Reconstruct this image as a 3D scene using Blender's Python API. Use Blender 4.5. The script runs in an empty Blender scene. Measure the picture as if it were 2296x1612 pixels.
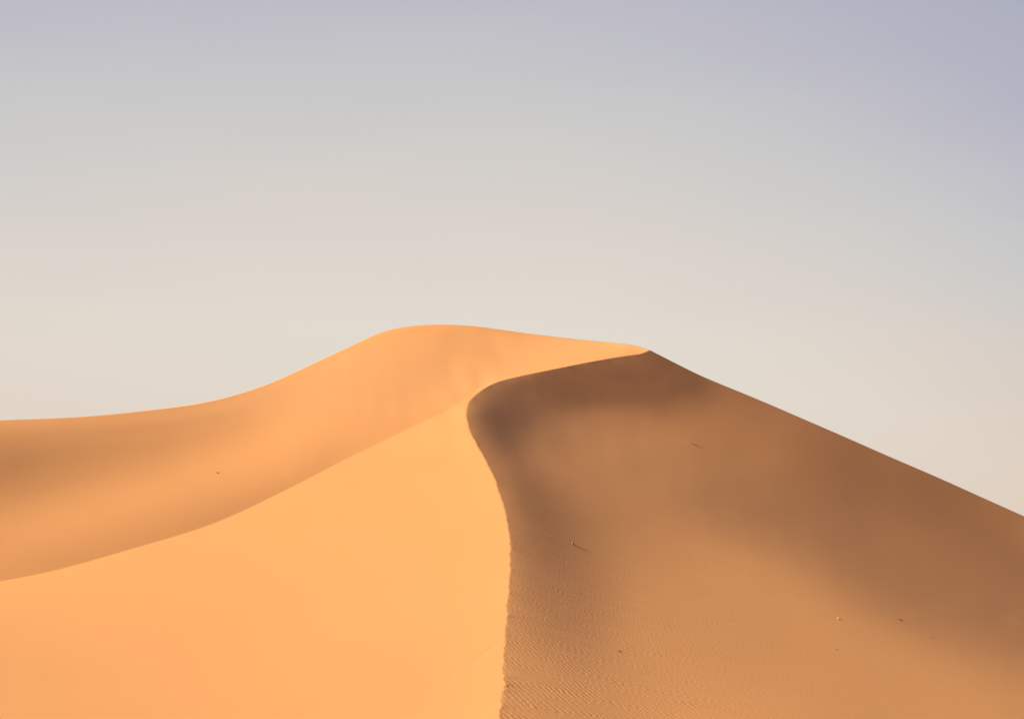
import bpy, bmesh, math, random
import numpy as np
from mathutils import Vector, noise

S = bpy.context.scene
R = math.radians
random.seed(7)

# ------------------------------------------------------------------ camera
HORIZON = 1194.0
F36 = 60.0                                   # lens, mm on a 36 mm sensor
PITCH = math.atan((HORIZON - 806) / (2296 * F36 / 36))
cam = bpy.data.objects.new('camera', bpy.data.cameras.new('camera'))
S.collection.objects.link(cam)
cam.data.lens = F36
cam.data.sensor_width = 36
cam.data.sensor_fit = 'HORIZONTAL'
cam.data.clip_start = 0.1
cam.data.clip_end = 20000
cam.location = (0, 0, 0)                     # the eye is the origin; the sand below it is at about -1.75
cam.rotation_euler = (math.pi / 2 + PITCH, 0, 0)
S.camera = cam

# ------------------------------------------------------------------ light
SUN_ELEV, SUN_AZ = 30.0, -84.0               # azimuth clockwise from +Y: low on the left, a little ahead
EXPOSURE = 0.6
SUN_STRENGTH = 5.0
SKY_STRENGTH = 0.056
S.view_settings.view_transform = 'Standard'
S.view_settings.look = 'None'
S.view_settings.exposure = EXPOSURE
S.view_settings.gamma = 1.0

sun = bpy.data.objects.new('sun', bpy.data.lights.new('sun', 'SUN'))
S.collection.objects.link(sun)
sun.data.energy = SUN_STRENGTH
sun.data.angle = R(1.0)
sun.data.color = (1.0, 0.9, 0.70)
ce = math.cos(R(SUN_ELEV))
sd = Vector((ce * math.sin(R(SUN_AZ)), ce * math.cos(R(SUN_AZ)), math.sin(R(SUN_ELEV))))
sun.rotation_euler = sd.to_track_quat('Z', 'Y').to_euler()

def lin(c, k=1.0):
    return tuple(k * ((x / 255 / 12.92) if x <= 10 else ((x / 255 + .055) / 1.055) ** 2.4) for x in c) + (1,)

W = bpy.data.worlds.new('World')
S.world = W
W.use_nodes = True
nt = W.node_tree
nt.nodes.clear()
N = nt.nodes.new
K = nt.links.new
out = N('ShaderNodeOutputWorld')
bg = N('ShaderNodeBackground')
bg.inputs['Strength'].default_value = 1.0
K(bg.outputs[0], out.inputs[0])
sky = N('ShaderNodeTexSky')
sky.sky_type = 'NISHITA'
sky.sun_disc = False
sky.sun_elevation = R(SUN_ELEV)
sky.sun_rotation = R(SUN_AZ)
sky.dust_density = 3.0
sk = N('ShaderNodeVectorMath'); sk.operation = 'SCALE'
sk.inputs['Scale'].default_value = SKY_STRENGTH
tint = N('ShaderNodeVectorMath'); tint.operation = 'MULTIPLY'; tint.inputs[1].default_value = (1.05, 0.95, 1.5)
K(sky.outputs[0], tint.inputs[0]); K(tint.outputs[0], sk.inputs[0])
# the dust layer that fills the lowest sky: tone by elevation, cooler away from the sun
geo = N('ShaderNodeTexCoord')
nrm = N('ShaderNodeVectorMath'); nrm.operation = 'NORMALIZE'
K(geo.outputs['Generated'], nrm.inputs[0])
sep = N('ShaderNodeSeparateXYZ'); K(nrm.outputs[0], sep.inputs[0])
def math_node(op, a, b=None, c=None, clamp=False):
    m = N('ShaderNodeMath'); m.operation = op; m.use_clamp = clamp
    for i, x in enumerate((a, b, c)):
        if x is None: continue
        if isinstance(x, (int, float)): m.inputs[i].default_value = x
        else: K(x, m.inputs[i])
    return m.outputs[0]
xs = math_node('ADD', sep.outputs['X'], 0.03)
xa = math_node('POWER', math_node('ABSOLUTE', xs), 2.0)
side = math_node('GREATER_THAN', xs, 0.0)
lift = math_node('MULTIPLY', xa, math_node('MULTIPLY_ADD', side, 0.72, 0.28))
band = N('ShaderNodeTexNoise')
band.inputs['Scale'].default_value = 5.0
band.inputs['Detail'].default_value = 3.0
mp = N('ShaderNodeMapping'); mp.inputs['Scale'].default_value = (1, 1, 5)
K(nrm.outputs[0], mp.inputs[0]); K(mp.outputs[0], band.inputs['Vector'])
t = math_node('ADD', sep.outputs['Z'], math_node('MULTIPLY', lift, 1.0))
t = math_node('MULTIPLY_ADD', math_node('SUBTRACT', band.outputs[0], 0.5), 0.03, t)
tz = math_node('MULTIPLY', t, 2.0, clamp=True)
ramp = N('ShaderNodeValToRGB')
ramp.color_ramp.interpolation = 'B_SPLINE'
K(tz, ramp.inputs[0])
kx = 2 ** -EXPOSURE
stops = SKY_STOPS = [(0.0, (226, 210, 192)), (.03, (225, 210, 193)), (.075, (226, 216, 204)), (.125, (227, 219, 209)), (.155, (222, 214, 205)),
         (.19, (217, 209, 203)), (.225, (207, 205, 202)), (.265, (199, 199, 201)), (.30, (190, 189, 199)), (.34, (182, 182, 196)), (.43, (165, 170, 188)), (.5, (150, 158, 182))]
el = ramp.color_ramp.elements
el[0].position, el[0].color = 0, lin(stops[0][1], kx)
el[1].position, el[1].color = 1, lin(stops[-1][1], kx)
for p, c in stops[1:-1]:
    e = el.new(p * 2); e.color = lin(c, kx)
mix = N('ShaderNodeMix'); mix.data_type = 'RGBA'
mr = N('ShaderNodeMapRange'); mr.interpolation_type = 'SMOOTHSTEP'
mr.inputs[1].default_value = 0.36; mr.inputs[2].default_value = 0.62
K(sep.outputs['Z'], mr.inputs[0])
K(mr.outputs[0], mix.inputs[0])
# low down towards the edges of the aureole the dust turns pinker
warm = N('ShaderNodeMix'); warm.data_type = 'RGBA'
wl = math_node('SUBTRACT', 1.0, math_node('MULTIPLY', sep.outputs['Z'], 6.5), clamp=True)
wf = math_node('MULTIPLY', math_node('MULTIPLY', xa, 9.0, clamp=True), wl, clamp=True)
K(math_node('MULTIPLY', wf, .8), warm.inputs[0])
K(ramp.outputs[0], warm.inputs[6]); warm.inputs[7].default_value = lin((222, 202, 183), kx)
K(warm.outputs[2], mix.inputs[6]); K(sk.outputs[0], mix.inputs[7])
K(mix.outputs[2], bg.inputs[0])

# ------------------------------------------------------------------ materials
SAND = (0.625, 0.283, 0.093)
def sand_material(name, base):
    m = bpy.data.materials.new(name); m.use_nodes = True
    t = m.node_tree; b = t.nodes['Principled BSDF']
    b.inputs['Roughness'].default_value = 0.95
    b.inputs['Specular IOR Level'].default_value = 0.08
    n = t.nodes.new; k = t.links.new
    def mth(op, x, y=None, z=None, clamp=False):
        q = n('ShaderNodeMath'); q.operation = op; q.use_clamp = clamp
        for i, s in enumerate((x, y, z)):
            if s is None: continue
            if isinstance(s, (int, float)): q.inputs[i].default_value = s
            else: k(s, q.inputs[i])
        return q.outputs[0]
    def noi(vec, scale, detail=2.0, rough=.5):
        q = n('ShaderNodeTexNoise'); q.inputs['Scale'].default_value = scale
        q.inputs['Detail'].default_value = detail; q.inputs['Roughness'].default_value = rough
        k(vec, q.inputs['Vector']); return q.outputs[0]
    tc = n('ShaderNodeTexCoord'); P = tc.outputs['Object']
    def mapped(rot, sc):
        q = n('ShaderNodeMapping'); q.vector_type = 'TEXTURE'
        q.inputs['Rotation'].default_value = (0, 0, R(rot)); q.inputs['Scale'].default_value = sc
        k(P, q.inputs['Vector']); return q.outputs[0]
    # colour: slow drift of sand tone plus grain
    big = noi(P, .12, 3); grain = noi(P, 38, 3, .7)
    v = mth('MULTIPLY_ADD', mth('SUBTRACT', big, .5), .045, mth('MULTIPLY_ADD', mth('SUBTRACT', grain, .5), .10, 1.0))
    rgb = n('ShaderNodeRGB'); rgb.outputs[0].default_value = base + (1,)
    sc = n('ShaderNodeVectorMath'); sc.operation = 'SCALE'
    k(rgb.outputs[0], sc.inputs[0]); k(v, sc.inputs['Scale'])
    k(sc.outputs[0], b.inputs['Base Color'])
    # wind ripples: crests across the wind, broken into streaks that run down the wind
    wind = mapped(RIPPLE_AZ, (1, 1, 1))
    sx = n('ShaderNodeSeparateXYZ'); k(wind, sx.inputs[0])
    warp = mth('MULTIPLY', mth('SUBTRACT', noi(mapped(RIPPLE_AZ, (1.0, 2.2, 1.0)), 1.1, 2.0), .5), 11.0)
    warp2 = mth('MULTIPLY', mth('SUBTRACT', noi(P, 3.6, 2.5), .5), 5.2)
    ph = mth('ADD', mth('MULTIPLY_ADD', sx.outputs['X'], 2 * math.pi / RIPPLE_LEN, warp), warp2)
    s1 = mth('SINE', ph)
    s2 = mth('MULTIPLY', mth('SINE', mth('MULTIPLY_ADD', ph, 2.0, .9)), .22)
    wv = mth('ADD', s1, s2)
    streak = noi(mapped(STREAK_AZ, (4.5, .75, 1.0)), 1.0, 3.0, .6)
    patch = noi(P, .9, 2.0)
    mk = n('ShaderNodeMapRange'); mk.interpolation_type = 'SMOOTHSTEP'
    mk.inputs[1].default_value = .36; mk.inputs[2].default_value = .66
    mk.inputs[3].default_value = .08; mk.inputs[4].default_value = 1.3
    k(mth('MULTIPLY_ADD', patch, .35, mth('MULTIPLY', streak, .68)), mk.inputs[0])
    at = n('ShaderNodeAttribute'); at.attribute_name = 'ripple'
    h = mth('MULTIPLY', mth('MULTIPLY', wv, mk.outputs[0]), mth('MULTIPLY', at.outputs['Fac'], RIPPLE_H))
    # rows of coarser knobs where the wind eddies
    wk = mth('MULTIPLY', mth('SUBTRACT', noi(P, 2.6, 2.0), .5), 7.0)
    kn = mth('MULTIPLY', mth('SINE', mth('MULTIPLY_ADD', sx.outputs['X'], 2 * math.pi / .20, wk)), mth('SINE', mth('MULTIPLY_ADD', sx.outputs['Y'], 2 * math.pi / .9, wk)))
    km = n('ShaderNodeMapRange'); km.interpolation_type = 'SMOOTHSTEP'
    km.inputs[1].default_value = .54; km.inputs[2].default_value = .70
    k(noi(mapped(STREAK_AZ, (5.0, .45, 1.0)), 1.3, 2.0, .5), km.inputs[0])
    h = mth('MULTIPLY_ADD', mth('MULTIPLY', kn, km.outputs[0]), mth('MULTIPLY', at.outputs['Fac'], .0037), h)
    h = mth('MULTIPLY_ADD', mth('SUBTRACT', noi(P, 22, 3, .65), .5), .0022, h)
    h = mth('MULTIPLY_ADD', mth('SUBTRACT', noi(mapped(STREAK_AZ, (3.2, .8, 1.0)), .8, 3, .5), .5), mth('MULTIPLY', at.outputs['Fac'], .045), h)
    bp = n('ShaderNodeBump'); bp.inputs['Distance'].default_value = 1.0; bp.inputs['Strength'].default_value = 1.0
    k(h, bp.inputs['Height']); k(bp.outputs[0], b.inputs['Normal'])
    return m
RIPPLE_AZ, STREAK_AZ, RIPPLE_LEN, RIPPLE_H = 10.5, -3.0, .145, .0023
M_SAND = sand_material('sand', SAND)

def speckled(name, c1, c2, scale, rough=.9):
    m = bpy.data.materials.new(name); m.use_nodes = True
    t = m.node_tree; b = t.nodes['Principled BSDF']
    b.inputs['Roughness'].default_value = rough
    b.inputs['Specular IOR Level'].default_value = .2
    tc = t.nodes.new('ShaderNodeTexCoord'); q = t.nodes.new('ShaderNodeTexNoise'); r = t.nodes.new('ShaderNodeValToRGB')
    q.inputs['Scale'].default_value = scale; q.inputs['Detail'].default_value = 4
    r.color_ramp.elements[0].position = .35; r.color_ramp.elements[0].color = c1 + (1,)
    r.color_ramp.elements[1].position = .65; r.color_ramp.elements[1].color = c2 + (1,)
    t.links.new(tc.outputs['Object'], q.inputs['Vector']); t.links.new(q.outputs[0], r.inputs[0])
    t.links.new(r.outputs[0], b.inputs['Base Color'])
    return m
M_PALE = speckled('pale_stone', (.42, .25, .13), (.54, .35, .19), 40)
M_BROWN = speckled('brown_stone', (.17, .085, .04), (.28, .14, .065), 40)
M_STRAW = speckled('straw', (.30, .16, .07), (.44, .25, .12), 60)
M_DRY = speckled('dry_stalk', (.10, .06, .035), (.22, .14, .07), 60)

# ------------------------------------------------------------------ the dune: surveyed points, in metres from the eye
WINDWARD_POINTS = '''-0.233,28.340,-3.375 -0.239,29.912,-3.365 -0.240,31.607,-3.348 -0.234,33.377,-3.316 -0.219,35.222,-3.268 -0.203,37.163,-3.204 -0.197,39.196,-3.119 -0.200,41.327,-3.015 -0.202,43.543,-2.887 -0.195,45.867,-2.737 -0.183,48.316,-2.561 -0.167,50.904,-2.360 -0.142,53.655,-2.130 -0.110,56.530,-1.868 -0.084,59.521,-1.569 -0.070,62.516,-1.229 -0.071,65.512,-0.848 -0.093,68.512,-0.426 -0.138,71.413,0.035 -0.213,74.307,0.533 -0.332,77.141,1.063 -0.505,79.871,1.616 -0.705,82.643,2.202 -0.942,85.484,2.817 -1.228,88.316,3.454 -1.552,91.126,4.114 -1.916,93.919,4.797 -2.277,96.831,5.533 -2.596,100.338,6.375 -2.794,104.796,7.365 -2.794,111.082,8.542 -25.211,80.524,-2.492 -24.453,80.896,-2.343 -23.677,81.232,-2.194 -22.896,81.577,-2.038 -22.136,82.008,-1.862 -21.407,82.573,-1.659 -20.701,83.250,-1.434 -19.991,83.966,-1.194 -19.267,84.676,-0.945 -18.521,85.363,-0.692 -17.756,86.028,-0.435 -16.982,86.715,-0.167 -16.210,87.462,0.122 -15.458,88.349,0.449 -14.730,89.400,0.826 -14.017,90.592,1.248 -13.299,91.860,1.702 -12.567,93.170,2.182 -11.820,94.534,2.685 -11.057,95.977,3.213 -10.275,97.496,3.761 -9.462,99.054,4.321 -8.606,100.555,4.880 -7.707,101.990,5.439 -6.780,103.436,6.013 -5.837,105.098,6.619 -4.869,106.963,7.256 -3.873,109.266,7.933 -4.180,101.127,6.132 -3.299,94.945,4.677 -2.521,89.427,3.390 -1.819,84.071,2.235 -1.191,78.830,1.205 -1.047,69.474,-0.503 -0.547,63.825,-1.178 -0.894,59.438,-1.763 -0.746,49.700,-2.583 -0.623,41.650,-3.090 -0.519,34.743,-3.346 -0.683,32.013,-3.436 -4.795,97.584,5.029 -7.600,92.351,2.978 -5.429,90.299,2.912 -3.343,88.093,2.841 -10.020,86.886,1.132 -7.925,85.037,1.108 -5.909,83.146,1.083 -3.973,81.182,1.058 -2.121,79.107,1.031 -12.034,81.186,-0.496 -10.028,79.492,-0.486 -8.088,77.727,-0.475 -6.224,75.921,-0.464 -4.436,74.065,-0.453 -2.727,72.138,-0.441 -17.377,77.199,-1.944 -15.390,75.794,-1.909 -13.474,74.440,-1.874 -11.611,73.043,-1.839 -9.798,71.555,-1.802 -8.038,69.964,-1.762 -6.336,68.249,-1.719 -4.704,66.449,-1.673 -3.149,64.588,-1.626 -1.672,62.603,-1.576 -19.461,69.588,-3.074 -17.660,68.538,-3.028 -15.892,67.435,-2.979 -14.170,66.320,-2.930 -12.501,65.223,-2.881 -10.873,64.088,-2.831 -9.281,62.852,-2.776 -7.723,61.460,-2.715 -6.211,59.915,-2.647 -4.760,58.286,-2.575 -3.378,56.628,-2.502 -2.068,54.901,-2.425 -16.866,58.139,-3.668 -15.476,57.717,-3.642 -14.073,57.164,-3.607 -12.667,56.491,-3.564 -11.275,55.744,-3.517 -9.901,54.910,-3.465 -8.544,53.957,-3.404 -7.210,52.861,-3.335 -5.910,51.640,-3.258 -4.657,50.360,-3.178 -3.461,49.070,-3.096 -2.320,47.765,-3.014 -1.233,46.337,-2.924 -13.344,47.899,-3.925 -12.261,47.771,-3.915 -11.147,47.484,-3.891 -10.021,47.082,-3.858 -8.893,46.576,-3.817 -7.768,45.960,-3.766 -6.651,45.215,-3.705 -5.552,44.355,-3.635 -4.484,43.428,-3.559 -3.455,42.478,-3.481 -2.467,41.518,-3.402 -1.518,40.474,-3.317 -11.645,40.296,-4.059 -10.736,40.191,-4.048 -9.821,40.048,-4.034 -8.898,39.834,-4.012 -7.966,39.536,-3.982 -7.031,39.145,-3.943 -6.097,38.650,-3.893 -5.170,38.049,-3.832 -4.260,37.371,-3.764 -3.377,36.654,-3.692 -2.523,35.911,-3.617 -1.699,35.109,-3.536 -0.905,34.136,-3.438 -20.334,65.094,-3.458 -15.999,51.334,-3.861 -12.962,41.683,-4.051 -9.834,34.064,-4.056 -9.071,33.957,-4.044 -8.312,33.852,-4.031 -7.548,33.699,-4.013 -6.780,33.496,-3.989 -6.007,33.223,-3.956 -5.235,32.871,-3.914 -4.466,32.441,-3.863 -3.709,31.945,-3.804 -2.969,31.406,-3.740 -2.249,30.826,-3.671 -1.550,30.177,-3.593 -0.875,29.370,-3.498'''
SUMMIT_POINTS = '''-2.794,111.082,8.542 -2.643,113.562,8.948 -2.481,116.284,9.374 -2.288,118.706,9.770 -2.068,120.975,10.143 -1.825,123.107,10.494 -1.561,125.100,10.822 -1.273,126.717,11.099 -0.966,128.084,11.336 -0.313,130.298,11.718 0.369,132.048,12.035 1.069,133.658,12.337 1.785,135.082,12.617 2.517,136.450,12.889 3.263,137.786,13.158 4.024,139.156,13.435 4.797,140.497,13.713 5.587,141.872,13.995 6.391,143.216,14.273 7.212,144.594,14.551 8.048,145.962,14.824 8.905,147.409,15.101 9.121,147.758,15.168 9.556,148.457,15.300 9.994,149.147,15.429 10.438,149.841,15.554 10.885,150.508,15.672 11.338,151.258,15.818 11.792,152.143,16.027 12.252,153.185,16.296 12.483,153.718,16.439 -25.211,80.524,-2.492 -24.453,80.896,-2.343 -23.677,81.232,-2.194 -22.896,81.577,-2.038 -22.136,82.008,-1.862 -21.407,82.573,-1.659 -20.701,83.250,-1.434 -19.991,83.966,-1.194 -19.267,84.676,-0.945 -18.521,85.363,-0.692 -17.756,86.028,-0.435 -16.982,86.715,-0.167 -16.210,87.462,0.122 -15.458,88.349,0.449 -14.730,89.400,0.826 -14.017,90.592,1.248 -13.299,91.860,1.702 -12.567,93.170,2.182 -11.820,94.534,2.685 -11.057,95.977,3.213 -10.275,97.496,3.761 -9.462,99.054,4.321 -8.606,100.555,4.880 -7.707,101.990,5.439 -6.780,103.436,6.013 -5.837,105.098,6.619 -4.869,106.963,7.256 -3.873,109.266,7.933 -32.652,103.285,6.696 -32.173,103.824,6.763 -31.701,104.403,6.831 -31.212,104.956,6.895 -30.694,105.430,6.951 -30.163,105.883,7.003 -29.620,106.309,7.054 -29.070,106.735,7.107 -28.523,107.186,7.166 -27.984,107.691,7.235 -27.451,108.238,7.311 -26.935,108.882,7.406 -26.428,109.597,7.510 -25.929,110.378,7.628 -25.453,111.299,7.762 -25.001,112.376,7.913 -24.590,113.707,8.087 -24.196,115.191,8.275 -23.836,116.937,8.487 -23.550,119.159,8.744 -23.354,121.990,9.056 -23.263,125.554,9.454 -23.303,130.085,9.947 -23.500,135.811,10.568 -23.905,143.163,11.359 -24.476,152.078,12.315 -25.305,163.269,13.531 -26.230,175.963,14.932 -27.385,191.210,16.648 -28.599,208.077,18.615 -29.592,224.678,20.661 -30.349,240.753,22.785 -30.553,253.735,24.699 -30.376,264.660,26.485 -29.690,272.108,27.962 -28.790,278.348,29.342 -27.073,286.310,31.374 -24.275,292.527,33.623 -20.871,294.304,35.032 -17.112,293.386,35.544 -13.313,292.197,35.630 -9.524,290.668,35.401 -5.782,288.971,34.897 -2.099,286.864,34.170 1.519,283.615,33.277 5.012,277.757,32.138 8.205,266.920,30.480 10.765,247.784,27.944 12.324,219.411,24.479 12.649,183.700,20.221 5.422,234.450,25.164 7.083,224.589,24.106 8.499,212.745,22.834 9.642,199.382,21.400 -1.322,209.707,20.966 0.425,202.382,20.234 2.023,192.601,19.256 3.427,181.252,18.121 -3.121,165.161,15.300 -1.645,156.720,14.518 -4.204,133.593,11.396 -2.972,128.779,10.985 -4.104,115.148,8.980 -13.219,114.736,8.109 -13.918,109.001,6.908 -12.920,108.281,6.862 -11.945,107.666,6.823 -15.741,105.992,5.945 -14.802,105.618,5.924 -13.851,105.103,5.895 -12.906,104.576,5.865 -11.984,104.168,5.842 -18.321,103.118,5.033 -17.452,103.079,5.031 -16.566,102.927,5.024 -15.666,102.668,5.011 -14.757,102.316,4.994 -13.844,101.896,4.973 -12.943,101.509,4.954 -12.062,101.239,4.941 -11.193,101.036,4.931 -23.706,98.691,4.100 -22.967,99.063,4.115 -22.215,99.400,4.129 -21.447,99.692,4.141 -20.664,99.932,4.151 -19.863,100.101,4.158 -19.040,100.175,4.161 -18.195,100.130,4.159 -17.333,99.984,4.153 -16.462,99.766,4.144 -15.585,99.487,4.133 -14.709,99.185,4.120 -13.841,98.907,4.109 -12.985,98.680,4.099 -12.139,98.509,4.092 -11.308,98.431,4.089 -28.351,93.679,3.212 -27.694,94.106,3.226 -27.032,94.537,3.241 -26.358,94.951,3.255 -25.671,95.344,3.269 -24.971,95.715,3.281 -24.261,96.064,3.293 -23.537,96.384,3.304 -22.797,96.661,3.314 -22.042,96.888,3.322 -21.272,97.065,3.328 -20.487,97.185,3.332 -19.686,97.238,3.334 -18.871,97.221,3.333 -18.041,97.124,3.330 -17.201,96.959,3.324 -16.360,96.772,3.318 -15.523,96.591,3.311 -14.692,96.431,3.306 -13.869,96.304,3.302 -13.052,96.206,3.298 -12.243,96.161,3.297 -28.215,92.030,2.488 -27.548,92.367,2.497 -26.880,92.719,2.507 -26.203,93.065,2.516 -25.516,93.392,2.525 -24.815,93.687,2.533 -24.099,93.940,2.540 -23.368,94.152,2.546 -22.622,94.316,2.550 -21.860,94.424,2.553 -21.083,94.473,2.554 -20.295,94.477,2.554 -19.498,94.430,2.553 -18.693,94.347,2.551 -17.890,94.259,2.549 -17.087,94.171,2.546 -16.289,94.097,2.544 -15.496,94.051,2.543 -14.708,94.027,2.542 -13.923,94.024,2.542 -13.144,94.059,2.543 -27.432,90.776,1.798 -26.746,91.015,1.802 -26.055,91.253,1.807 -25.354,91.469,1.811 -24.642,91.658,1.815 -23.918,91.810,1.818 -23.179,91.914,1.820 -22.427,91.974,1.821 -21.665,91.994,1.822 -20.893,91.970,1.821 -20.115,91.922,1.820 -19.338,91.867,1.819 -18.561,91.815,1.818 -17.790,91.788,1.818 -17.027,91.799,1.818 -16.269,91.841,1.819 -15.512,91.891,1.820 -14.757,91.959,1.821 -27.319,89.236,1.122 -26.625,89.403,1.124 -25.922,89.547,1.126 -25.208,89.659,1.128 -24.480,89.731,1.129 -23.743,89.771,1.129 -22.998,89.781,1.129 -22.245,89.762,1.129 -21.490,89.732,1.129 -20.736,89.702,1.128 -19.983,89.678,1.128 -19.234,89.669,1.128 -18.491,89.684,1.128 -17.751,89.724,1.128 -17.015,89.784,1.129 -16.284,89.873,1.130 -15.556,89.995,1.132 -26.491,87.790,0.471 -25.780,87.856,0.471 -25.062,87.905,0.471 -24.337,87.928,0.472 -23.605,87.928,0.472 -22.869,87.912,0.471 -22.131,87.889,0.471 -21.394,87.868,0.471 -20.662,87.862,0.471 -19.933,87.876,0.471 -19.208,87.905,0.471 -18.486,87.949,0.472 -17.767,88.015,0.472 -17.052,88.107,0.472 -26.306,86.052,-0.158 -25.610,86.121,-0.159 -24.905,86.158,-0.159 -24.195,86.184,-0.159 -23.484,86.205,-0.159 -22.772,86.225,-0.159 -22.061,86.247,-0.159 -21.350,86.276,-0.159 -20.641,86.312,-0.159 -19.935,86.363,-0.159 -19.231,86.429,-0.159 -18.529,86.506,-0.159 -25.415,84.348,-0.762 -24.733,84.411,-0.763 -24.048,84.471,-0.763 -23.365,84.541,-0.764 -22.682,84.616,-0.764 -21.999,84.691,-0.765 -21.315,84.772,-0.766 -20.633,84.863,-0.767 -25.287,82.841,-1.343 -24.611,82.883,-1.344 -23.937,82.933,-1.345 -23.267,82.999,-1.346 -22.603,83.091,-1.348 -21.942,83.203,-1.349 -24.583,81.704,-1.911 -21.739,268.571,28.579 -17.784,262.297,27.912 -14.114,258.208,27.477 -10.616,255.662,27.206 -7.216,254.231,27.053 -3.844,252.199,26.837 -0.521,247.975,26.388 2.645,239.632,25.500 -18.185,208.045,19.750 -14.852,199.926,18.979 -11.931,195.072,18.518 -9.218,191.893,18.216 -6.599,189.007,17.942 -13.336,142.076,11.860 -11.137,137.912,11.512 -9.158,135.382,11.301 -7.275,133.397,11.135 -5.396,130.248,10.872 -11.489,114.545,8.252 -9.872,113.194,8.155 -8.316,112.207,8.084 -6.789,111.252,8.015 -11.306,105.928,6.423 -9.869,105.378,6.390 -8.454,104.930,6.363 -31.181,100.674,6.031 -30.709,101.191,6.091 -30.234,101.720,6.150 -29.748,102.236,6.204 -29.251,102.735,6.257 -28.742,103.214,6.308 -28.225,103.684,6.360 -27.703,104.158,6.417 -27.181,104.655,6.482 -26.657,105.164,6.552 -26.140,105.724,6.637 -25.620,106.300,6.726 -25.105,106.923,6.828 -24.589,107.578,6.939 -24.076,108.275,7.056 -23.571,109.048,7.183 -23.074,109.908,7.319 -22.587,110.868,7.465 -22.123,111.998,7.631 -21.687,113.343,7.819 -21.330,115.184,8.069 -21.034,117.479,8.366 -20.843,120.520,8.745 -20.784,124.537,9.227 -20.836,129.530,9.808 -21.106,136.247,10.575 -21.516,144.416,11.495 -22.181,154.959,12.676 -23.085,168.050,14.149 -24.092,183.010,15.865 -25.171,199.787,17.855 -26.021,216.219,19.907 -26.545,231.400,21.936 -26.642,244.300,23.814 -26.404,255.418,25.576 -30.463,98.409,5.354 -29.997,98.900,5.410 -29.533,99.416,5.464 -29.057,99.916,5.514 -28.574,100.413,5.563 -28.083,100.902,5.612 -27.585,101.389,5.662 -27.082,101.880,5.717 -26.577,102.385,5.779 -26.067,102.894,5.845 -25.559,103.432,5.924 -25.045,103.974,6.007 -24.532,104.542,6.101 -24.016,105.129,6.203 -23.496,105.725,6.308 -22.971,106.335,6.420 -22.442,106.959,6.534 -21.912,107.612,6.653 -21.386,108.324,6.784 -20.863,109.100,6.926 -20.371,110.064,7.104 -19.905,111.233,7.309 -19.489,112.752,7.560 -19.143,114.770,7.871 -18.867,117.350,8.239 -18.714,120.872,8.715 -18.654,125.272,9.280 -18.765,131.166,10.006 -19.078,138.956,10.932 -19.559,148.658,12.066 -20.258,160.877,13.488 -20.998,174.575,15.108 -21.731,189.544,16.919 -22.248,204.120,18.767 -22.589,218.628,20.681 -29.887,96.604,4.700 -29.421,97.055,4.751 -28.956,97.531,4.800 -28.488,98.017,4.846 -28.012,98.496,4.891 -27.528,98.968,4.935 -27.038,99.439,4.981 -26.544,99.916,5.032 -26.049,100.408,5.090 -25.549,100.906,5.152 -25.049,101.430,5.226 -24.543,101.948,5.304 -24.035,102.482,5.391 -23.522,103.025,5.486 -23.004,103.571,5.584 -22.481,104.124,5.687 -21.951,104.677,5.792 -21.414,105.231,5.900 -20.875,105.802,6.017 -20.333,106.388,6.141 -19.805,107.069,6.294 -19.281,107.809,6.462 -18.774,108.680,6.660 -18.296,109.752,6.894 -17.845,111.063,7.157 -17.459,112.834,7.484 -17.117,115.021,7.857 -16.863,117.942,8.316 -16.723,121.877,8.884 -16.697,126.981,9.572 -16.843,133.835,10.447 -17.103,142.279,11.489 -17.469,152.453,12.726 -17.875,164.094,14.137 -18.303,177.248,15.739 -29.413,95.130,4.057 -28.939,95.525,4.102 -28.469,95.948,4.146 -27.998,96.388,4.186 -27.522,96.832,4.226 -27.041,97.275,4.266 -26.552,97.710,4.308 -26.059,98.147,4.353 -25.565,98.602,4.406 -25.067,99.064,4.462 -24.571,99.553,4.531 -24.070,100.044,4.604 -23.567,100.550,4.686 -23.060,101.062,4.774 -22.546,101.570,4.865 -22.025,102.075,4.961 -21.497,102.574,5.059 -20.962,103.069,5.159 -20.422,103.566,5.267 -19.875,104.054,5.380 -19.337,104.604,5.520 -18.800,105.188,5.672 -18.272,105.838,5.849 -17.754,106.568,6.052 -17.241,107.368,6.272 -16.757,108.359,6.534 -16.285,109.494,6.819 -15.853,110.942,7.153 -15.471,112.820,7.543 -15.141,115.219,7.990 -14.909,118.543,8.537 -14.749,122.766,9.172 -14.684,128.231,9.928 -14.687,134.915,10.807 -14.755,142.982,11.831 -31.154,98.635,5.528 -30.276,95.939,4.536 -29.629,93.971,3.620 -29.062,92.255,2.748 -28.534,90.660,1.910 -27.997,89.032,1.101 -27.410,87.240,0.320 -26.735,85.169,-0.426 -26.112,83.258,-1.138 -25.637,81.815,-1.825'''
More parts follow.
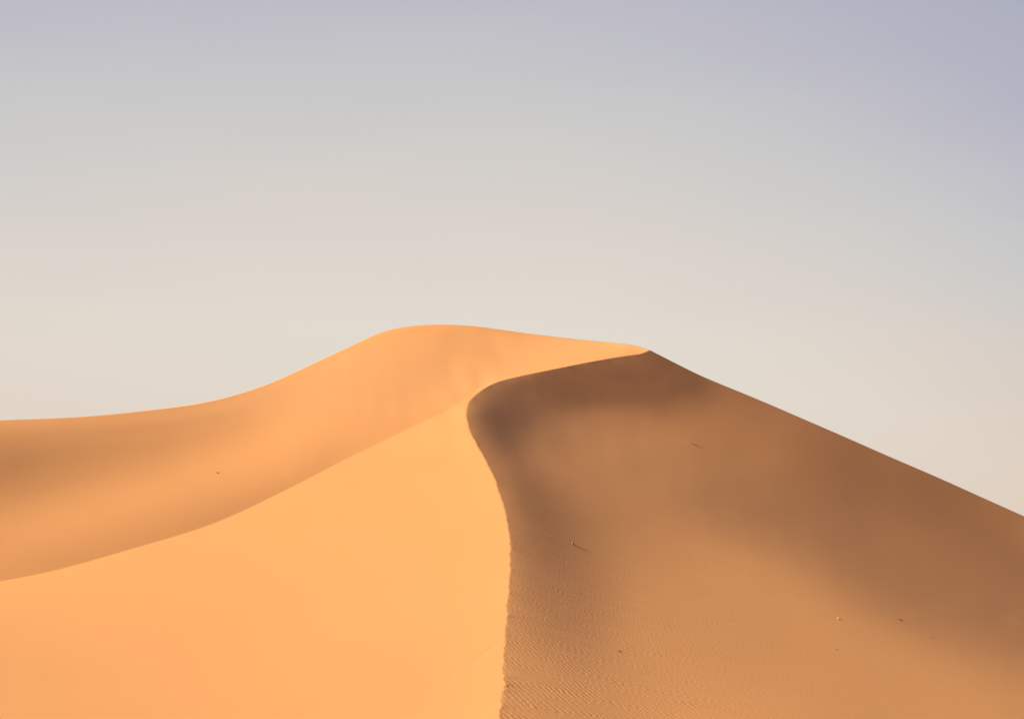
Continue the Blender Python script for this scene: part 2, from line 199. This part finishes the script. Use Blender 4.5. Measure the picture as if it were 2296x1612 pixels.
LEE_POINTS = '''-0.233,28.340,-3.375 -0.239,29.912,-3.365 -0.240,31.607,-3.348 -0.234,33.377,-3.316 -0.219,35.222,-3.268 -0.203,37.163,-3.204 -0.197,39.196,-3.119 -0.200,41.327,-3.015 -0.202,43.543,-2.887 -0.195,45.867,-2.737 -0.183,48.316,-2.561 -0.167,50.904,-2.360 -0.142,53.655,-2.130 -0.110,56.530,-1.868 -0.084,59.521,-1.569 -0.070,62.516,-1.229 -0.071,65.512,-0.848 -0.093,68.512,-0.426 -0.138,71.413,0.035 -0.213,74.307,0.533 -0.332,77.141,1.063 -0.505,79.871,1.616 -0.705,82.643,2.202 -0.942,85.484,2.817 -1.228,88.316,3.454 -1.552,91.126,4.114 -1.916,93.919,4.797 -2.277,96.831,5.533 -2.596,100.338,6.375 -2.794,104.796,7.365 -2.794,111.082,8.542 -2.643,113.562,8.948 -2.481,116.284,9.374 -2.288,118.706,9.770 -2.068,120.975,10.143 -1.825,123.107,10.494 -1.561,125.100,10.822 -1.273,126.717,11.099 -0.966,128.084,11.336 -0.313,130.298,11.718 0.369,132.048,12.035 1.069,133.658,12.337 1.785,135.082,12.617 2.517,136.450,12.889 3.263,137.786,13.158 4.024,139.156,13.435 4.797,140.497,13.713 5.587,141.872,13.995 6.391,143.216,14.273 7.212,144.594,14.551 8.048,145.962,14.824 8.905,147.409,15.101 9.121,147.758,15.168 9.556,148.457,15.300 9.994,149.147,15.429 10.438,149.841,15.554 10.885,150.508,15.672 11.338,151.258,15.818 11.792,152.143,16.027 12.252,153.185,16.296 12.483,153.718,16.439 14.425,153.548,15.415 16.382,153.465,14.426 18.391,153.545,13.535 20.401,153.463,12.680 22.391,153.268,11.820 24.345,152.939,10.935 26.266,152.518,10.038 28.194,152.202,9.151 30.128,151.983,8.270 32.056,151.792,7.385 33.985,151.622,6.512 35.920,151.485,5.653 37.851,151.376,4.788 39.750,151.188,3.906 41.612,150.912,3.018 43.426,150.493,2.135 45.213,150.025,1.259 46.915,149.340,0.386 8.823,144.857,13.951 10.320,146.681,14.126 11.855,148.537,14.305 13.436,150.529,14.497 2.457,133.822,11.783 3.772,135.644,11.944 5.117,137.367,12.096 6.493,139.056,12.244 7.902,140.764,12.395 9.344,142.482,12.546 10.821,144.235,12.700 12.334,146.024,12.858 13.885,147.859,13.019 15.487,149.848,13.195 -0.640,122.065,9.742 0.527,125.734,10.035 1.753,128.646,10.268 3.024,131.115,10.465 4.331,133.248,10.635 5.665,135.098,10.783 7.026,136.778,10.917 8.417,138.430,11.048 9.841,140.099,11.182 11.299,141.805,11.318 12.793,143.556,11.458 14.324,145.348,11.601 -2.094,108.038,7.734 -1.116,112.157,8.029 -0.061,116.733,8.357 1.078,121.076,8.667 2.286,124.709,8.927 3.545,127.702,9.142 4.844,130.251,9.324 6.172,132.412,9.479 7.523,134.248,9.610 8.899,135.923,9.730 10.303,137.565,9.848 -1.514,103.347,6.550 -0.561,107.177,6.792 0.466,111.400,7.060 1.574,115.653,7.329 2.751,119.491,7.573 3.986,122.865,7.786 -0.986,99.251,5.476 -0.054,102.682,5.665 0.944,106.202,5.860 -0.498,95.243,4.475 0.411,98.279,4.618 1.375,101.190,4.755 -0.048,91.205,3.540 0.833,93.900,3.645 1.762,96.429,3.743 0.365,87.431,2.681 1.219,89.855,2.755 2.116,92.190,2.826 -0.043,81.946,1.845 0.744,83.987,1.891 1.573,86.252,1.942 2.443,88.429,1.991 0.329,78.866,1.134 1.095,80.841,1.163 1.901,82.979,1.193 0.671,75.895,0.475 1.418,77.855,0.488 2.203,79.890,0.500 0.296,71.276,-0.131 0.986,72.977,-0.134 1.714,74.928,-0.138 0.604,68.397,-0.679 1.275,70.121,-0.697 1.983,72.030,-0.715 0.265,63.940,-1.152 0.884,65.483,-1.179 1.536,67.238,-1.211 2.223,69.081,-1.244 0.538,61.028,-1.591 1.136,62.581,-1.632 1.767,64.297,-1.677 0.235,56.765,-1.937 0.783,58.121,-1.984 1.361,59.681,-2.037 0.475,53.918,-2.274 1.001,55.258,-2.330 1.558,56.784,-2.394 0.207,50.093,-2.514 0.688,51.174,-2.569 1.194,52.463,-2.633 0.417,47.503,-2.765 0.878,48.535,-2.825 1.363,49.736,-2.895 0.183,44.223,-2.928 0.605,45.028,-2.981 1.045,45.986,-3.045 0.367,41.882,-3.107 0.770,42.641,-3.164 1.190,43.513,-3.228 0.161,38.987,-3.203 0.531,39.631,-3.256 0.915,40.334,-3.314 -0.019,36.298,-3.271 0.323,36.867,-3.323 0.676,37.478,-3.378 1.041,38.127,-3.436 0.141,34.317,-3.366 0.467,34.855,-3.418 0.803,35.429,-3.475 -0.016,31.934,-3.385 0.284,32.425,-3.437 0.593,32.941,-3.492 0.124,30.131,-3.433 0.409,30.602,-3.486 0.703,31.098,-3.543 11.150,137.386,9.459 13.824,140.427,9.668 16.601,143.458,9.877 19.488,146.532,10.088 2.256,109.244,5.878 4.378,115.494,6.215 6.676,121.042,6.513 9.116,125.890,6.774 11.658,130.021,6.996 14.286,133.614,7.190 17.014,137.022,7.373 19.837,140.264,7.548 22.763,143.457,7.719 2.900,99.184,3.850 4.818,103.695,4.025 6.913,108.548,4.214 9.223,113.983,4.425 11.716,119.381,4.634 14.376,124.609,4.837 17.152,129.356,5.021 19.984,133.388,5.178 22.894,137.052,5.320 25.937,140.753,5.464 29.135,144.586,5.612 3.453,91.361,2.181 5.210,94.744,2.262 7.093,98.249,2.345 9.149,102.352,2.443 11.453,107.447,2.565 14.045,113.450,2.708 16.856,119.551,2.854 19.798,125.150,2.987 22.815,130.077,3.105 25.894,134.447,3.209 29.069,138.557,3.307 32.334,142.439,3.400 3.935,84.960,0.762 5.582,87.906,0.788 7.312,90.643,0.813 9.157,93.589,0.839 11.192,97.302,0.873 13.507,102.174,0.916 16.165,108.220,0.971 19.120,114.806,1.030 22.267,121.202,1.087 25.503,126.948,1.139 28.748,131.828,1.182 32.024,136.130,1.221 35.400,140.242,1.258 38.855,144.123,1.293 2.864,76.004,-0.448 4.334,79.051,-0.466 5.879,81.678,-0.481 7.495,84.095,-0.495 9.189,86.462,-0.509 10.987,89.019,-0.524 12.976,92.312,-0.544 15.275,96.849,-0.570 17.980,102.818,-0.605 21.098,109.876,-0.647 24.478,117.024,-0.689 27.889,123.228,-0.726 31.301,128.562,-0.757 34.752,133.345,-0.785 38.261,137.748,-0.811 41.775,141.653,-0.834 3.251,70.389,-1.457 4.629,73.116,-1.514 6.064,75.401,-1.561 7.562,77.523,-1.605 9.123,79.557,-1.647 10.753,81.588,-1.689 12.487,83.846,-1.736 14.414,86.811,-1.797 16.696,91.151,-1.887 19.492,97.318,-2.015 22.759,104.679,-2.167 26.294,112.109,-2.321 29.915,118.868,-2.461 33.565,124.876,-2.585 37.237,130.240,-2.696 40.898,134.964,-2.794 2.317,61.681,-2.188 3.531,64.596,-2.291 4.807,66.983,-2.376 6.131,69.000,-2.447 7.511,70.893,-2.515 8.952,72.752,-2.580 10.458,74.618,-2.647 12.030,76.506,-2.714 13.701,78.584,-2.787 15.594,81.456,-2.889 17.897,85.821,-3.044 20.737,91.904,-3.260 24.081,99.208,-3.519 27.763,106.849,-3.790 31.607,114.133,-4.048 35.523,120.813,-4.285 2.585,56.149,-2.818 3.701,58.633,-2.943 4.863,60.644,-3.044 6.080,62.509,-3.138 7.357,64.350,-3.230 8.697,66.187,-3.322 10.100,68.027,-3.414 11.559,69.826,-3.505 13.081,71.628,-3.595 14.717,73.701,-3.699 16.593,76.548,-3.842 18.863,80.667,-4.049 21.664,86.343,-4.334 25.018,93.357,-4.686 28.859,101.241,-5.082 32.924,108.974,-5.470 1.809,48.306,-3.134 2.755,50.553,-3.280 3.759,52.536,-3.408 4.810,54.292,-3.522 5.918,56.018,-3.634 7.090,57.791,-3.749 8.331,59.625,-3.868 9.635,61.457,-3.987 10.993,63.245,-4.103 12.413,65.033,-4.219 13.906,66.882,-4.339 15.510,68.945,-4.473 17.321,71.572,-4.643 19.485,75.215,-4.879 22.172,80.304,-5.210 25.500,86.985,-5.643 1.206,41.763,-3.320 1.993,43.410,-3.452 2.839,45.115,-3.587 3.733,46.694,-3.713 4.674,48.198,-3.832 5.667,49.713,-3.953 6.723,51.315,-4.080 7.848,53.015,-4.215 9.038,54.760,-4.354 10.293,56.534,-4.495 11.619,58.357,-4.640 13.012,60.208,-4.787 14.472,62.077,-4.936 16.022,64.048,-5.092 17.734,66.375,-5.277 19.744,69.474,-5.524 22.234,73.812,-5.869 1.404,37.611,-3.539 2.112,38.876,-3.658 2.864,40.145,-3.778 3.653,41.362,-3.892 4.482,42.559,-4.005 5.358,43.804,-4.122 6.288,45.135,-4.247 7.280,46.576,-4.383 8.345,48.152,-4.531 9.490,49.868,-4.693 10.713,51.680,-4.863 12.003,53.513,-5.036 13.351,55.332,-5.207 14.763,57.157,-5.379 16.260,59.067,-5.558 17.894,61.223,-5.761 0.946,32.852,-3.569 1.550,33.863,-3.679 2.188,34.871,-3.789 2.855,35.820,-3.892 3.550,36.715,-3.989 4.274,37.610,-4.086 5.035,38.550,-4.188 5.841,39.573,-4.300 6.704,40.740,-4.426 7.641,42.094,-4.574 8.663,43.641,-4.742 9.763,45.308,-4.923 10.925,47.000,-5.107 12.139,48.672,-5.288 13.416,50.365,-5.472 14.775,52.142,-5.665 16.247,54.099,-5.878 0.248,29.079,-3.463 0.757,29.922,-3.563 1.296,30.817,-3.670 1.865,31.707,-3.776 2.460,32.541,-3.875 3.076,33.305,-3.966 3.714,34.031,-4.053 4.376,34.763,-4.140 5.071,35.546,-4.233 5.808,36.434,-4.339 6.603,37.482,-4.463 7.469,38.710,-4.610 8.409,40.099,-4.775 9.418,41.587,-4.952 10.483,43.098,-5.132 11.598,44.610,-5.312 12.779,46.175,-5.499 14.039,47.832,-5.696 44.074,140.545,-2.105 40.546,129.525,-4.208 35.541,113.738,-5.679 28.811,92.365,-6.217 22.387,71.897,-6.084 18.410,59.229,-6.035'''
CREST = '''-0.01327,-0.17930 -0.00973,-0.14677 -0.00822,-0.11908 -0.00804,-0.11364 -0.00778,-0.10819 -0.00737,-0.10275 -0.00680,-0.09731 -0.00611,-0.09188 -0.00547,-0.08644 -0.00506,-0.08047 -0.00489,-0.07499 -0.00477,-0.06949 -0.00453,-0.06399 -0.00417,-0.05850 -0.00379,-0.05299 -0.00339,-0.04749 -0.00289,-0.04198 -0.00230,-0.03648 -0.00174,-0.03097 -0.00135,-0.02544 -0.00110,-0.01938 -0.00106,-0.01382 -0.00123,-0.00826 -0.00159,-0.00270 -0.00218,0.00285 -0.00306,0.00836 -0.00432,0.01381 -0.00596,0.01916 -0.00776,0.02447 -0.00963,0.02976 -0.01186,0.03491 -0.01432,0.03997 -0.01693,0.04496 -0.01998,0.05030 -0.02266,0.05526 -0.02498,0.06041 -0.02652,0.06584 -0.02670,0.07147 -0.02515,0.07690 -0.02091,0.08098 -0.01615,0.08445 -0.01096,0.08721 -0.00540,0.08915 0.00032,0.09057 0.00607,0.09188 0.01184,0.09312 0.01762,0.09429 0.02340,0.09544 0.02919,0.09660 0.03498,0.09777 0.04077,0.09892 0.04657,0.10002 0.05238,0.10108 0.05820,0.10208 0.06403,0.10301 0.06988,0.10383 0.07572,0.10476 0.08121,0.10694'''
ELBOW = 38
SPUR = '''-0.40579,-0.04532 -0.35944,-0.03890 -0.31308,-0.03094 -0.30323,-0.02914 -0.29261,-0.02722 -0.28275,-0.02540 -0.27292,-0.02340 -0.26317,-0.02112 -0.25273,-0.01838 -0.24309,-0.01566 -0.23346,-0.01288 -0.22309,-0.00987 -0.21344,-0.00709 -0.20380,-0.00431 -0.19343,-0.00121 -0.18387,0.00187 -0.17442,0.00528 -0.16441,0.00939 -0.15525,0.01353 -0.14617,0.01785 -0.13713,0.02229 -0.12744,0.02717 -0.11848,0.03177 -0.10952,0.03643 -0.09987,0.04144 -0.09084,0.04599 -0.08173,0.05040 -0.07258,0.05475 -0.06274,0.05948 -0.05360,0.06391 -0.04446,0.06834 -0.03456,0.07302 -0.02515,0.07690'''
SKYLINE = '''-0.41027,0.06300 -0.36319,0.06352 -0.31613,0.06483 -0.30595,0.06534 -0.29577,0.06577 -0.28456,0.06615 -0.27436,0.06650 -0.26417,0.06693 -0.25400,0.06752 -0.24282,0.06836 -0.23267,0.06932 -0.22254,0.07041 -0.21242,0.07156 -0.20129,0.07288 -0.19120,0.07427 -0.18116,0.07602 -0.17122,0.07821 -0.16138,0.08084 -0.15071,0.08424 -0.14118,0.08784 -0.13184,0.09190 -0.12263,0.09627 -0.11253,0.10116 -0.10327,0.10549 -0.09402,0.10983 -0.08479,0.11425 -0.07428,0.11829 -0.06428,0.12051 -0.05408,0.12161 -0.04383,0.12201 -0.03357,0.12185 -0.02230,0.12104 -0.01211,0.11980 -0.00195,0.11834 0.00822,0.11693 0.01942,0.11553 0.02960,0.11432 0.03979,0.11315 0.04999,0.11211 0.06122,0.11112 0.07137,0.10974 0.08121,0.10694'''
RIDGE = '''0.08121,0.10694 0.09557,0.09955 0.11002,0.09237 0.12480,0.08598 0.13968,0.07985 0.15447,0.07355 0.16918,0.06714 0.18387,0.06073 0.19852,0.05429 0.21255,0.04805 0.22716,0.04162 0.24180,0.03529 0.25635,0.02883 0.27082,0.02223 0.28528,0.01567 0.29973,0.00914 0.31415,0.00259 0.35612,-0.01627 0.40199,-0.03711'''
FOOT_LEFT = '''-0.40025,-0.17930 -0.20625,-0.17930 -0.01327,-0.17930'''
FOOT_RIGHT = '''-0.01327,-0.17930 0.19196,-0.17930 0.39617,-0.17930'''


def pts(s): return np.array([[float(a) for a in w.split(',')] for w in s.split()])

class Surface:
    """Smooth sheet through surveyed points: log distance as a function of bearing and slope to the eye."""
    def __init__(self, P):
        self.c = np.c_[P[:, 0] / P[:, 1], P[:, 2] / P[:, 1]] * 10
        n = len(P); d = self.c[:, None] - self.c[None]
        M = np.zeros((n + 3, n + 3)); M[:n, :n] = (d ** 2).sum(2) ** 1.5
        M[:n, n] = M[n, :n] = 1; M[:n, n + 1:] = self.c; M[n + 1:, :n] = self.c.T
        self.w = np.linalg.solve(M, np.r_[np.log(P[:, 1]), 0, 0, 0]); self.n = n
    def __call__(self, uv):
        sh = uv.shape[:-1]; p = uv.reshape(-1, 2) * 10; o = np.empty(len(p)); n = self.n
        for a in range(0, len(p), 20000):
            q = p[a:a + 20000]
            r2 = (q[:, :1] - self.c[:, 0]) ** 2 + (q[:, 1:] - self.c[:, 1]) ** 2
            o[a:a + 20000] = (r2 * np.sqrt(r2)) @ self.w[:n] + self.w[n] + q @ self.w[n + 1:]
        return o.reshape(sh)
S_A, S_B, S_R = Surface(pts(WINDWARD_POINTS)), Surface(pts(SUMMIT_POINTS)), Surface(pts(LEE_POINTS))

def spline(c, n, bias=1.0):
    """n points evenly along a smooth curve through c."""
    d = np.r_[0, np.cumsum(np.hypot(*np.diff(c, axis=0).T))]
    m = len(c); h = np.diff(d)
    A = np.eye(m); B = np.zeros((m, 2))
    for i in range(1, m - 1):
        A[i, i - 1:i + 2] = h[i - 1], 2 * (h[i - 1] + h[i]), h[i]
        B[i] = 6 * ((c[i + 1] - c[i]) / h[i] - (c[i] - c[i - 1]) / h[i - 1])
    s2 = np.linalg.solve(A, B)
    t = np.linspace(0, 1, n) ** bias * d[-1]
    i = np.clip(np.searchsorted(d, t, 'right') - 1, 0, m - 2)
    a, b, hh = d[i + 1] - t, t - d[i], h[i]
    f = lambda k: (s2[i, k] * a ** 3 + s2[i + 1, k] * b ** 3) / (6 * hh) + (c[i, k] / hh - s2[i, k] * hh / 6) * a + (c[i + 1, k] / hh - s2[i + 1, k] * hh / 6) * b
    return np.c_[f(0), f(1)]

def coons(left, right, bottom, top):
    s = np.linspace(0, 1, len(bottom))[None, :, None]; t = np.linspace(0, 1, len(left))[:, None, None]
    return ((1 - s) * left[:, None] + s * right[:, None] + (1 - t) * bottom[None] + t * top[None]
            - (1 - s) * (1 - t) * bottom[0] - s * (1 - t) * bottom[-1] - (1 - s) * t * top[0] - s * t * top[-1])

NL, NR, NA, NB = 540, 760, 540, 300
crest = pts(CREST)
def scallop(c, amp0, amp1, seed):
    """Small bites and tongues of the brink where ripples reach it."""
    d = np.r_[0, np.cumsum(np.hypot(*np.diff(c, axis=0).T))]; L = d[-1]
    o = np.array([noise.noise(Vector((x * 105, seed, 0))) * .5 + abs(noise.noise(Vector((x * 230, seed, 5)))) * .6 + .2 * noise.noise(Vector((x * 600, seed, 9))) for x in d])
    o *= np.array([.8 + 1.6 * abs(noise.noise(Vector((x * 38, seed, 14)))) for x in d])
    o -= o.mean()
    w = np.interp(d / L, [0, .04, .9, 1], [amp0, amp0, amp1, 0])
    t = np.gradient(c, axis=0); t /= np.hypot(*t.T)[:, None] + 1e-12
    return c + np.c_[t[:, 1], -t[:, 0]] * (o * w)[:, None]
cA = scallop(spline(crest[:ELBOW + 1], NA), .0036, .0016, 3.1)
cB = spline(crest[ELBOW:], NB)
cB = np.r_[cB[:1], scallop(cB, .00002, .00001, 8.4)[1:-1], cB[-1:]]
cB[0] = cA[-1]
spur, skyl, ridg = spline(pts(SPUR), NL), spline(pts(SKYLINE), NL), spline(pts(RIDGE), NR)
footL, footR = spline(pts(FOOT_LEFT), NL), spline(pts(FOOT_RIGHT), NR)
footL[-1] = footR[0] = cA[0]; spur[-1] = cA[-1]; skyl[-1] = ridg[0] = cB[-1]
seg = lambda a, b, n: a + (b - a) * np.linspace(0, 1, n)[:, None]
gA = coons(seg(footL[0], spur[0], NA), cA, footL, spur)
gB = coons(seg(spur[0], skyl[0], NB), cB, spur, skyl)
gR = coons(np.r_[cA, cB[1:]], seg(footR[-1], ridg[-1], NA + NB - 1), footR, ridg)
qA, qB, qR = S_A(gA), S_B(gB), S_R(gR)
# one sheet: the three faces meet exactly along the spur and along the brink
qB += (qA[-1] - qB[0])[None] * np.exp(-np.arange(NB) / 8.0)[:, None]
cq = np.r_[qA[:, -1], qB[1:, -1]]
qR += (cq - qR[:, 0])[:, None] * np.exp(-np.arange(NR) / 8.0)[None]
G = np.concatenate([np.concatenate([gA, gB[1:]]), gR[:, 1:]], 1)
Q = np.concatenate([np.concatenate([qA, qB[1:]]), qR[:, 1:]], 1)
D = np.exp(Q)
X = np.stack([G[..., 0] * D, D, G[..., 1] * D], -1)               # rows from the foot to the skyline, columns from left to right
rows, cols = D.shape
# where ripples form: on the lee side, strongest near the brink
col = np.clip((np.arange(cols) - (NL - 1)) / (NR - 1), 0, 1)
row = np.linspace(0, 1, rows)
rip = np.where(col > 0, np.interp(col, [0, .004, .04, .2, .36, .55, .8, 1], [.3, 1, 1, 1, .9, .55, .3, .25]), 0.0)[None] * np.interp(row, [0, .45, .56, .66, .78, 1], [1, 1, .9, .6, .25, .1])[:, None]
rip[:, :NL] = .08
# little drifts of sand behind the stones, and sand slides on the windward face
def drift(x, y, dx, dy, ln, wd, h):
    ax = (X[..., 0] - x) * dx + (X[..., 1] - y) * dy; ay = -(X[..., 0] - x) * dy + (X[..., 1] - y) * dx
    X[..., 2] += h * np.exp(-(ax / ln) ** 2 - (ay / wd) ** 2)

FLOOR = -9.0
def ease(z0, dist, scale): return FLOOR + (z0 - FLOOR) * np.exp(-dist / scale)
def beyond_top(X):
    """The far side of the dune: falls away behind the skyline."""
    e = []
    for dd in (.12, .3, .6, 1.2, 2.5, 5, 9, 15, 24, 36, 55, 85, 130, 200):
        p = X[-1].copy(); s = .12 + .38 * (1 - np.exp(-dd / 4.0))
        p[:, 1] += dd; p[:, 0] += .12 * dd
        p[:, 2] = np.maximum(X[-1, :, 2] - s * dd, ease(X[-1, :, 2], dd, 45)); e.append(p)
    return np.concatenate([X, np.array(e)])
def beyond_foot(X):
    e = []
    d1 = X[0, :, 1]
    for f in (.05, .12, .25, .4, .6, .8, 1.0, 1.3, 2.0, 3.2):
        p = X[0].copy(); p[:, 1] = d1 * (1 - f)
        zc = -1.75 - .16 * np.abs(p[:, 0]) * min(f, 1)
        g = min(f, 1.0); p[:, 2] = X[0, :, 2] * (1 - g) + zc * g - (.06 * d1 * max(f - 1, 0))
        p[:, 2] = np.maximum(p[:, 2], FLOOR); e.append(p)
    return np.concatenate([np.array(e[::-1]), X])
def beyond_side(X, sgn, scale):
    e = []; b = X[:, 0 if sgn < 0 else -1]
    for dd in (.5, 1.2, 2.5, 5, 9, 15, 24, 38, 60, 95, 150, 240, 400):
        p = b.copy(); p[:, 0] += sgn * dd; p[:, 2] = ease(b[:, 2], dd, scale); e.append(p)
    e = np.array(e).transpose(1, 0, 2)
    return np.concatenate([e[:, ::-1], X] if sgn < 0 else [X, e], 1)

def slide(x0, y0, x1, y1, wd, h):
    lx, ly = x1 - x0, y1 - y0; ln = math.hypot(lx, ly)
    ax = ((X[..., 0] - x0) * lx + (X[..., 1] - y0) * ly) / ln; ay = (-(X[..., 0] - x0) * ly + (X[..., 1] - y0) * lx) / ln
    g = np.clip(ax / (.25 * ln), 0, 1) * np.clip((ln - ax) / (.6 * ln), 0, 1)
    X[:, :NL, 2] += (h * g * np.exp(-(ay / wd) ** 2))[:, :NL]
drift(2.395, 75.106, .96, -.28, .8, .24, .012)
drift(13.624, 132.076, .96, -.28, .8, .24, .012)
drift(17.345, 78.216, .96, -.28, .8, .24, .012)
drift(2.834, 49.794, .96, -.28, .8, .24, .012)
slide(-0.247, 45.597, -1.326, 40.187, .10, -.010)
slide(-0.218, 56.058, -0.875, 53.674, .10, -.007)
slide(-1.144, 41.055, -1.840, 38.001, .12, -.006)
slide(-0.425, 38.349, -1.106, 36.385, .10, -.005)
kt, kb = len(X), 10
X = beyond_top(X); X = beyond_foot(X)
padr = lambda a, n0, n1, ax: np.pad(a, [(n0, n1), (0, 0)] if ax == 0 else [(0, 0), (n0, n1)], mode='edge')
rip = padr(rip, 10, 14, 0)
X = beyond_side(X, -1, 70.0); X = beyond_side(X, 1, 42.0)
rip = padr(rip, 13, 13, 1)

def link(name, me, mat=None, parent=None):
    o = bpy.data.objects.new(name, me); S.collection.objects.link(o)
    if mat: me.materials.append(mat)
    if parent: o.parent = parent
    return o
nr, nc = X.shape[:2]
me = bpy.data.meshes.new('sand_dune')
idx = np.arange(nr * nc).reshape(nr, nc)
quad = np.stack([idx[:-1, :-1], idx[:-1, 1:], idx[1:, 1:], idx[1:, :-1]], -1).reshape(-1, 4)
me.vertices.add(nr * nc); me.vertices.foreach_set('co', X.astype(np.float32).ravel())
me.loops.add(quad.size); me.loops.foreach_set('vertex_index', quad.astype(np.int32).ravel())
me.polygons.add(len(quad)); me.polygons.foreach_set('loop_start', np.arange(0, quad.size, 4, dtype=np.int32))
me.polygons.foreach_set('use_smooth', np.ones(len(quad), bool))
me.update(calc_edges=True)
a = me.attributes.new('ripple', 'FLOAT', 'POINT'); a.data.foreach_set('value', rip.astype(np.float32).ravel())
dune = link('sand_dune', me, M_SAND)
dune['kind'] = 'structure'
dune['label'] = 'orange sand dune with a curved sharp brink between sunlit and shaded faces'

# the desert floor the dune stands on, out to the horizon
bm = bmesh.new()
rings = [0, 60, 150, 300, 600, 1200, 2500, 6000]
prev = None
for r_ in rings[1:]:
    vs = [bm.verts.new((r_ * math.cos(k * math.pi / 36), 60 + r_ * math.sin(k * math.pi / 36), FLOOR + .6 + (noise.noise(Vector((r_ * math.cos(k * math.pi / 36) / 90, r_ * math.sin(k * math.pi / 36) / 90, 2))) - .9) * min(1.0, r_ / 400))) for k in range(72)]
    if prev is None: bm.faces.new(vs)
    else:
        for k in range(72): bm.faces.new((prev[k], vs[k], vs[(k + 1) % 72], prev[(k + 1) % 72]))
    prev = vs
for f in bm.faces: f.smooth = True
fm = bpy.data.meshes.new('desert_floor'); bm.to_mesh(fm); bm.free()
fl = link('desert_floor', fm, M_SAND); fl['kind'] = 'structure'

# ------------------------------------------------------------------ small things lying on the sand
def tag(o, label, cat, group=None):
    o['label'] = label; o['category'] = cat
    if group: o['group'] = group

def stone(name, loc, size, mat, seed, sink=.3, rz=0):
    """Angular wind-worn stone: a chipped, flattened lump half sunk in the sand."""
    bm = bmesh.new(); bmesh.ops.create_icosphere(bm, subdivisions=4, radius=1)
    rnd = random.Random(seed)
    planes = [(Vector((rnd.uniform(-1, 1), rnd.uniform(-1, 1), rnd.uniform(-.4, 1))).normalized(), rnd.uniform(.55, .85)) for _ in range(9)]
    for v in bm.verts:
        p = v.co.copy()
        for n_, d_ in planes:
            k = p.dot(n_)
            if k > d_: p -= n_ * (k - d_) * .85
        p += v.co * (.09 * noise.noise(v.co * 2.2 + Vector((seed, 0, 0))) + .03 * noise.noise(v.co * 7 + Vector((0, seed, 0))))
        v.co = Vector((p.x * size[0] / 2, p.y * size[1] / 2, (p.z + 1 - 2 * sink) * size[2] / 2))
    m_ = bpy.data.meshes.new(name); bm.to_mesh(m_); bm.free()
    o = link(name, m_, mat); o.location = loc; o.rotation_euler = (0, 0, rz)
    return o

def tuft(name, loc, n, height, spread, seed, mat, lean=(0, 0), depth=0.0):
    """Tuft of dry curved stalks out of one root."""
    rnd = random.Random(seed); bm = bmesh.new()
    for _ in range(n):
        a_ = rnd.uniform(0, 2 * math.pi); h = height * rnd.uniform(.45, 1); w = h * rnd.uniform(.025, .05)
        sp = spread * rnd.uniform(.3, 1); bx, by = rnd.uniform(-.15, .15) * spread, rnd.uniform(-.15, .15) * spread
        by += rnd.uniform(-1, 1) * depth
        ring0 = None
        for j in range(6):
            f = j / 5
            c = Vector((bx + math.cos(a_) * sp * f ** 1.6 + lean[0] * f, by + math.sin(a_) * sp * f ** 1.6 + lean[1] * f, -.02 + h * (f - .28 * f ** 3)))
            rr = w * (1 - .85 * f)
            ring = [bm.verts.new(c + Vector((math.cos(b_) * rr, math.sin(b_) * rr, 0))) for b_ in (0, 1.571, 3.142, 4.712)]
            if ring0:
                for k in range(4): bm.faces.new((ring0[k], ring0[(k + 1) % 4], ring[(k + 1) % 4], ring[k]))
            ring0 = ring
        bm.faces.new(ring0)
    m_ = bpy.data.meshes.new(name); bm.to_mesh(m_); bm.free()
    o = link(name, m_, mat); o.location = loc
    return o

tag(stone('stone', (13.758, 72.657, -3.609), (.10, .22, .10), M_PALE, 3), 'pale cream pebble catching the sun, left of the dark tuft on the shaded slope', 'stone')
tag(tuft('dry_tuft', (17.595, 78.186, -3.944), 110, .13, .12, 5, M_DRY, depth=.24), 'dark dry tuft with the longest shadow, right of the pale pebble on the shaded slope', 'plant')
tag(stone('stone', (2.645, 75.076, -0.512), (.13, .32, .15), M_BROWN, 11, .2), 'brown stone with a long streak of drifted sand, just right of the brink', 'stone')
tag(tuft('dry_tuft', (13.874, 132.046, 6.867), 80, .24, .2, 9, M_STRAW, (.05, 0), depth=.4), 'faint dry tuft high on the shaded slope below the peak', 'plant')
tag(stone('stone', (3.084, 49.764, -3.413), (.10, .20, .07), M_BROWN, 21, .35, .3), 'small dark stone among the sand ripples near the bottom', 'stone')
tag(stone('stone', (18.106, 74.625, -4.527), (.07, .12, .05), M_BROWN, 31, .3), 'tiny dark stone below and right of the dark dry tuft', 'stone')
tag(stone('stone', (11.959, 63.616, -4.266), (.06, .10, .045), M_BROWN, 41, .3), 'tiny dark stone straight below the pale pebble', 'stone')
tag(tuft('dry_tuft', (-16.712, 97.049, 3.376), 60, .14, .11, 13, M_STRAW, depth=.2), 'lone dark tuft on the sunlit slope at the left', 'plant')
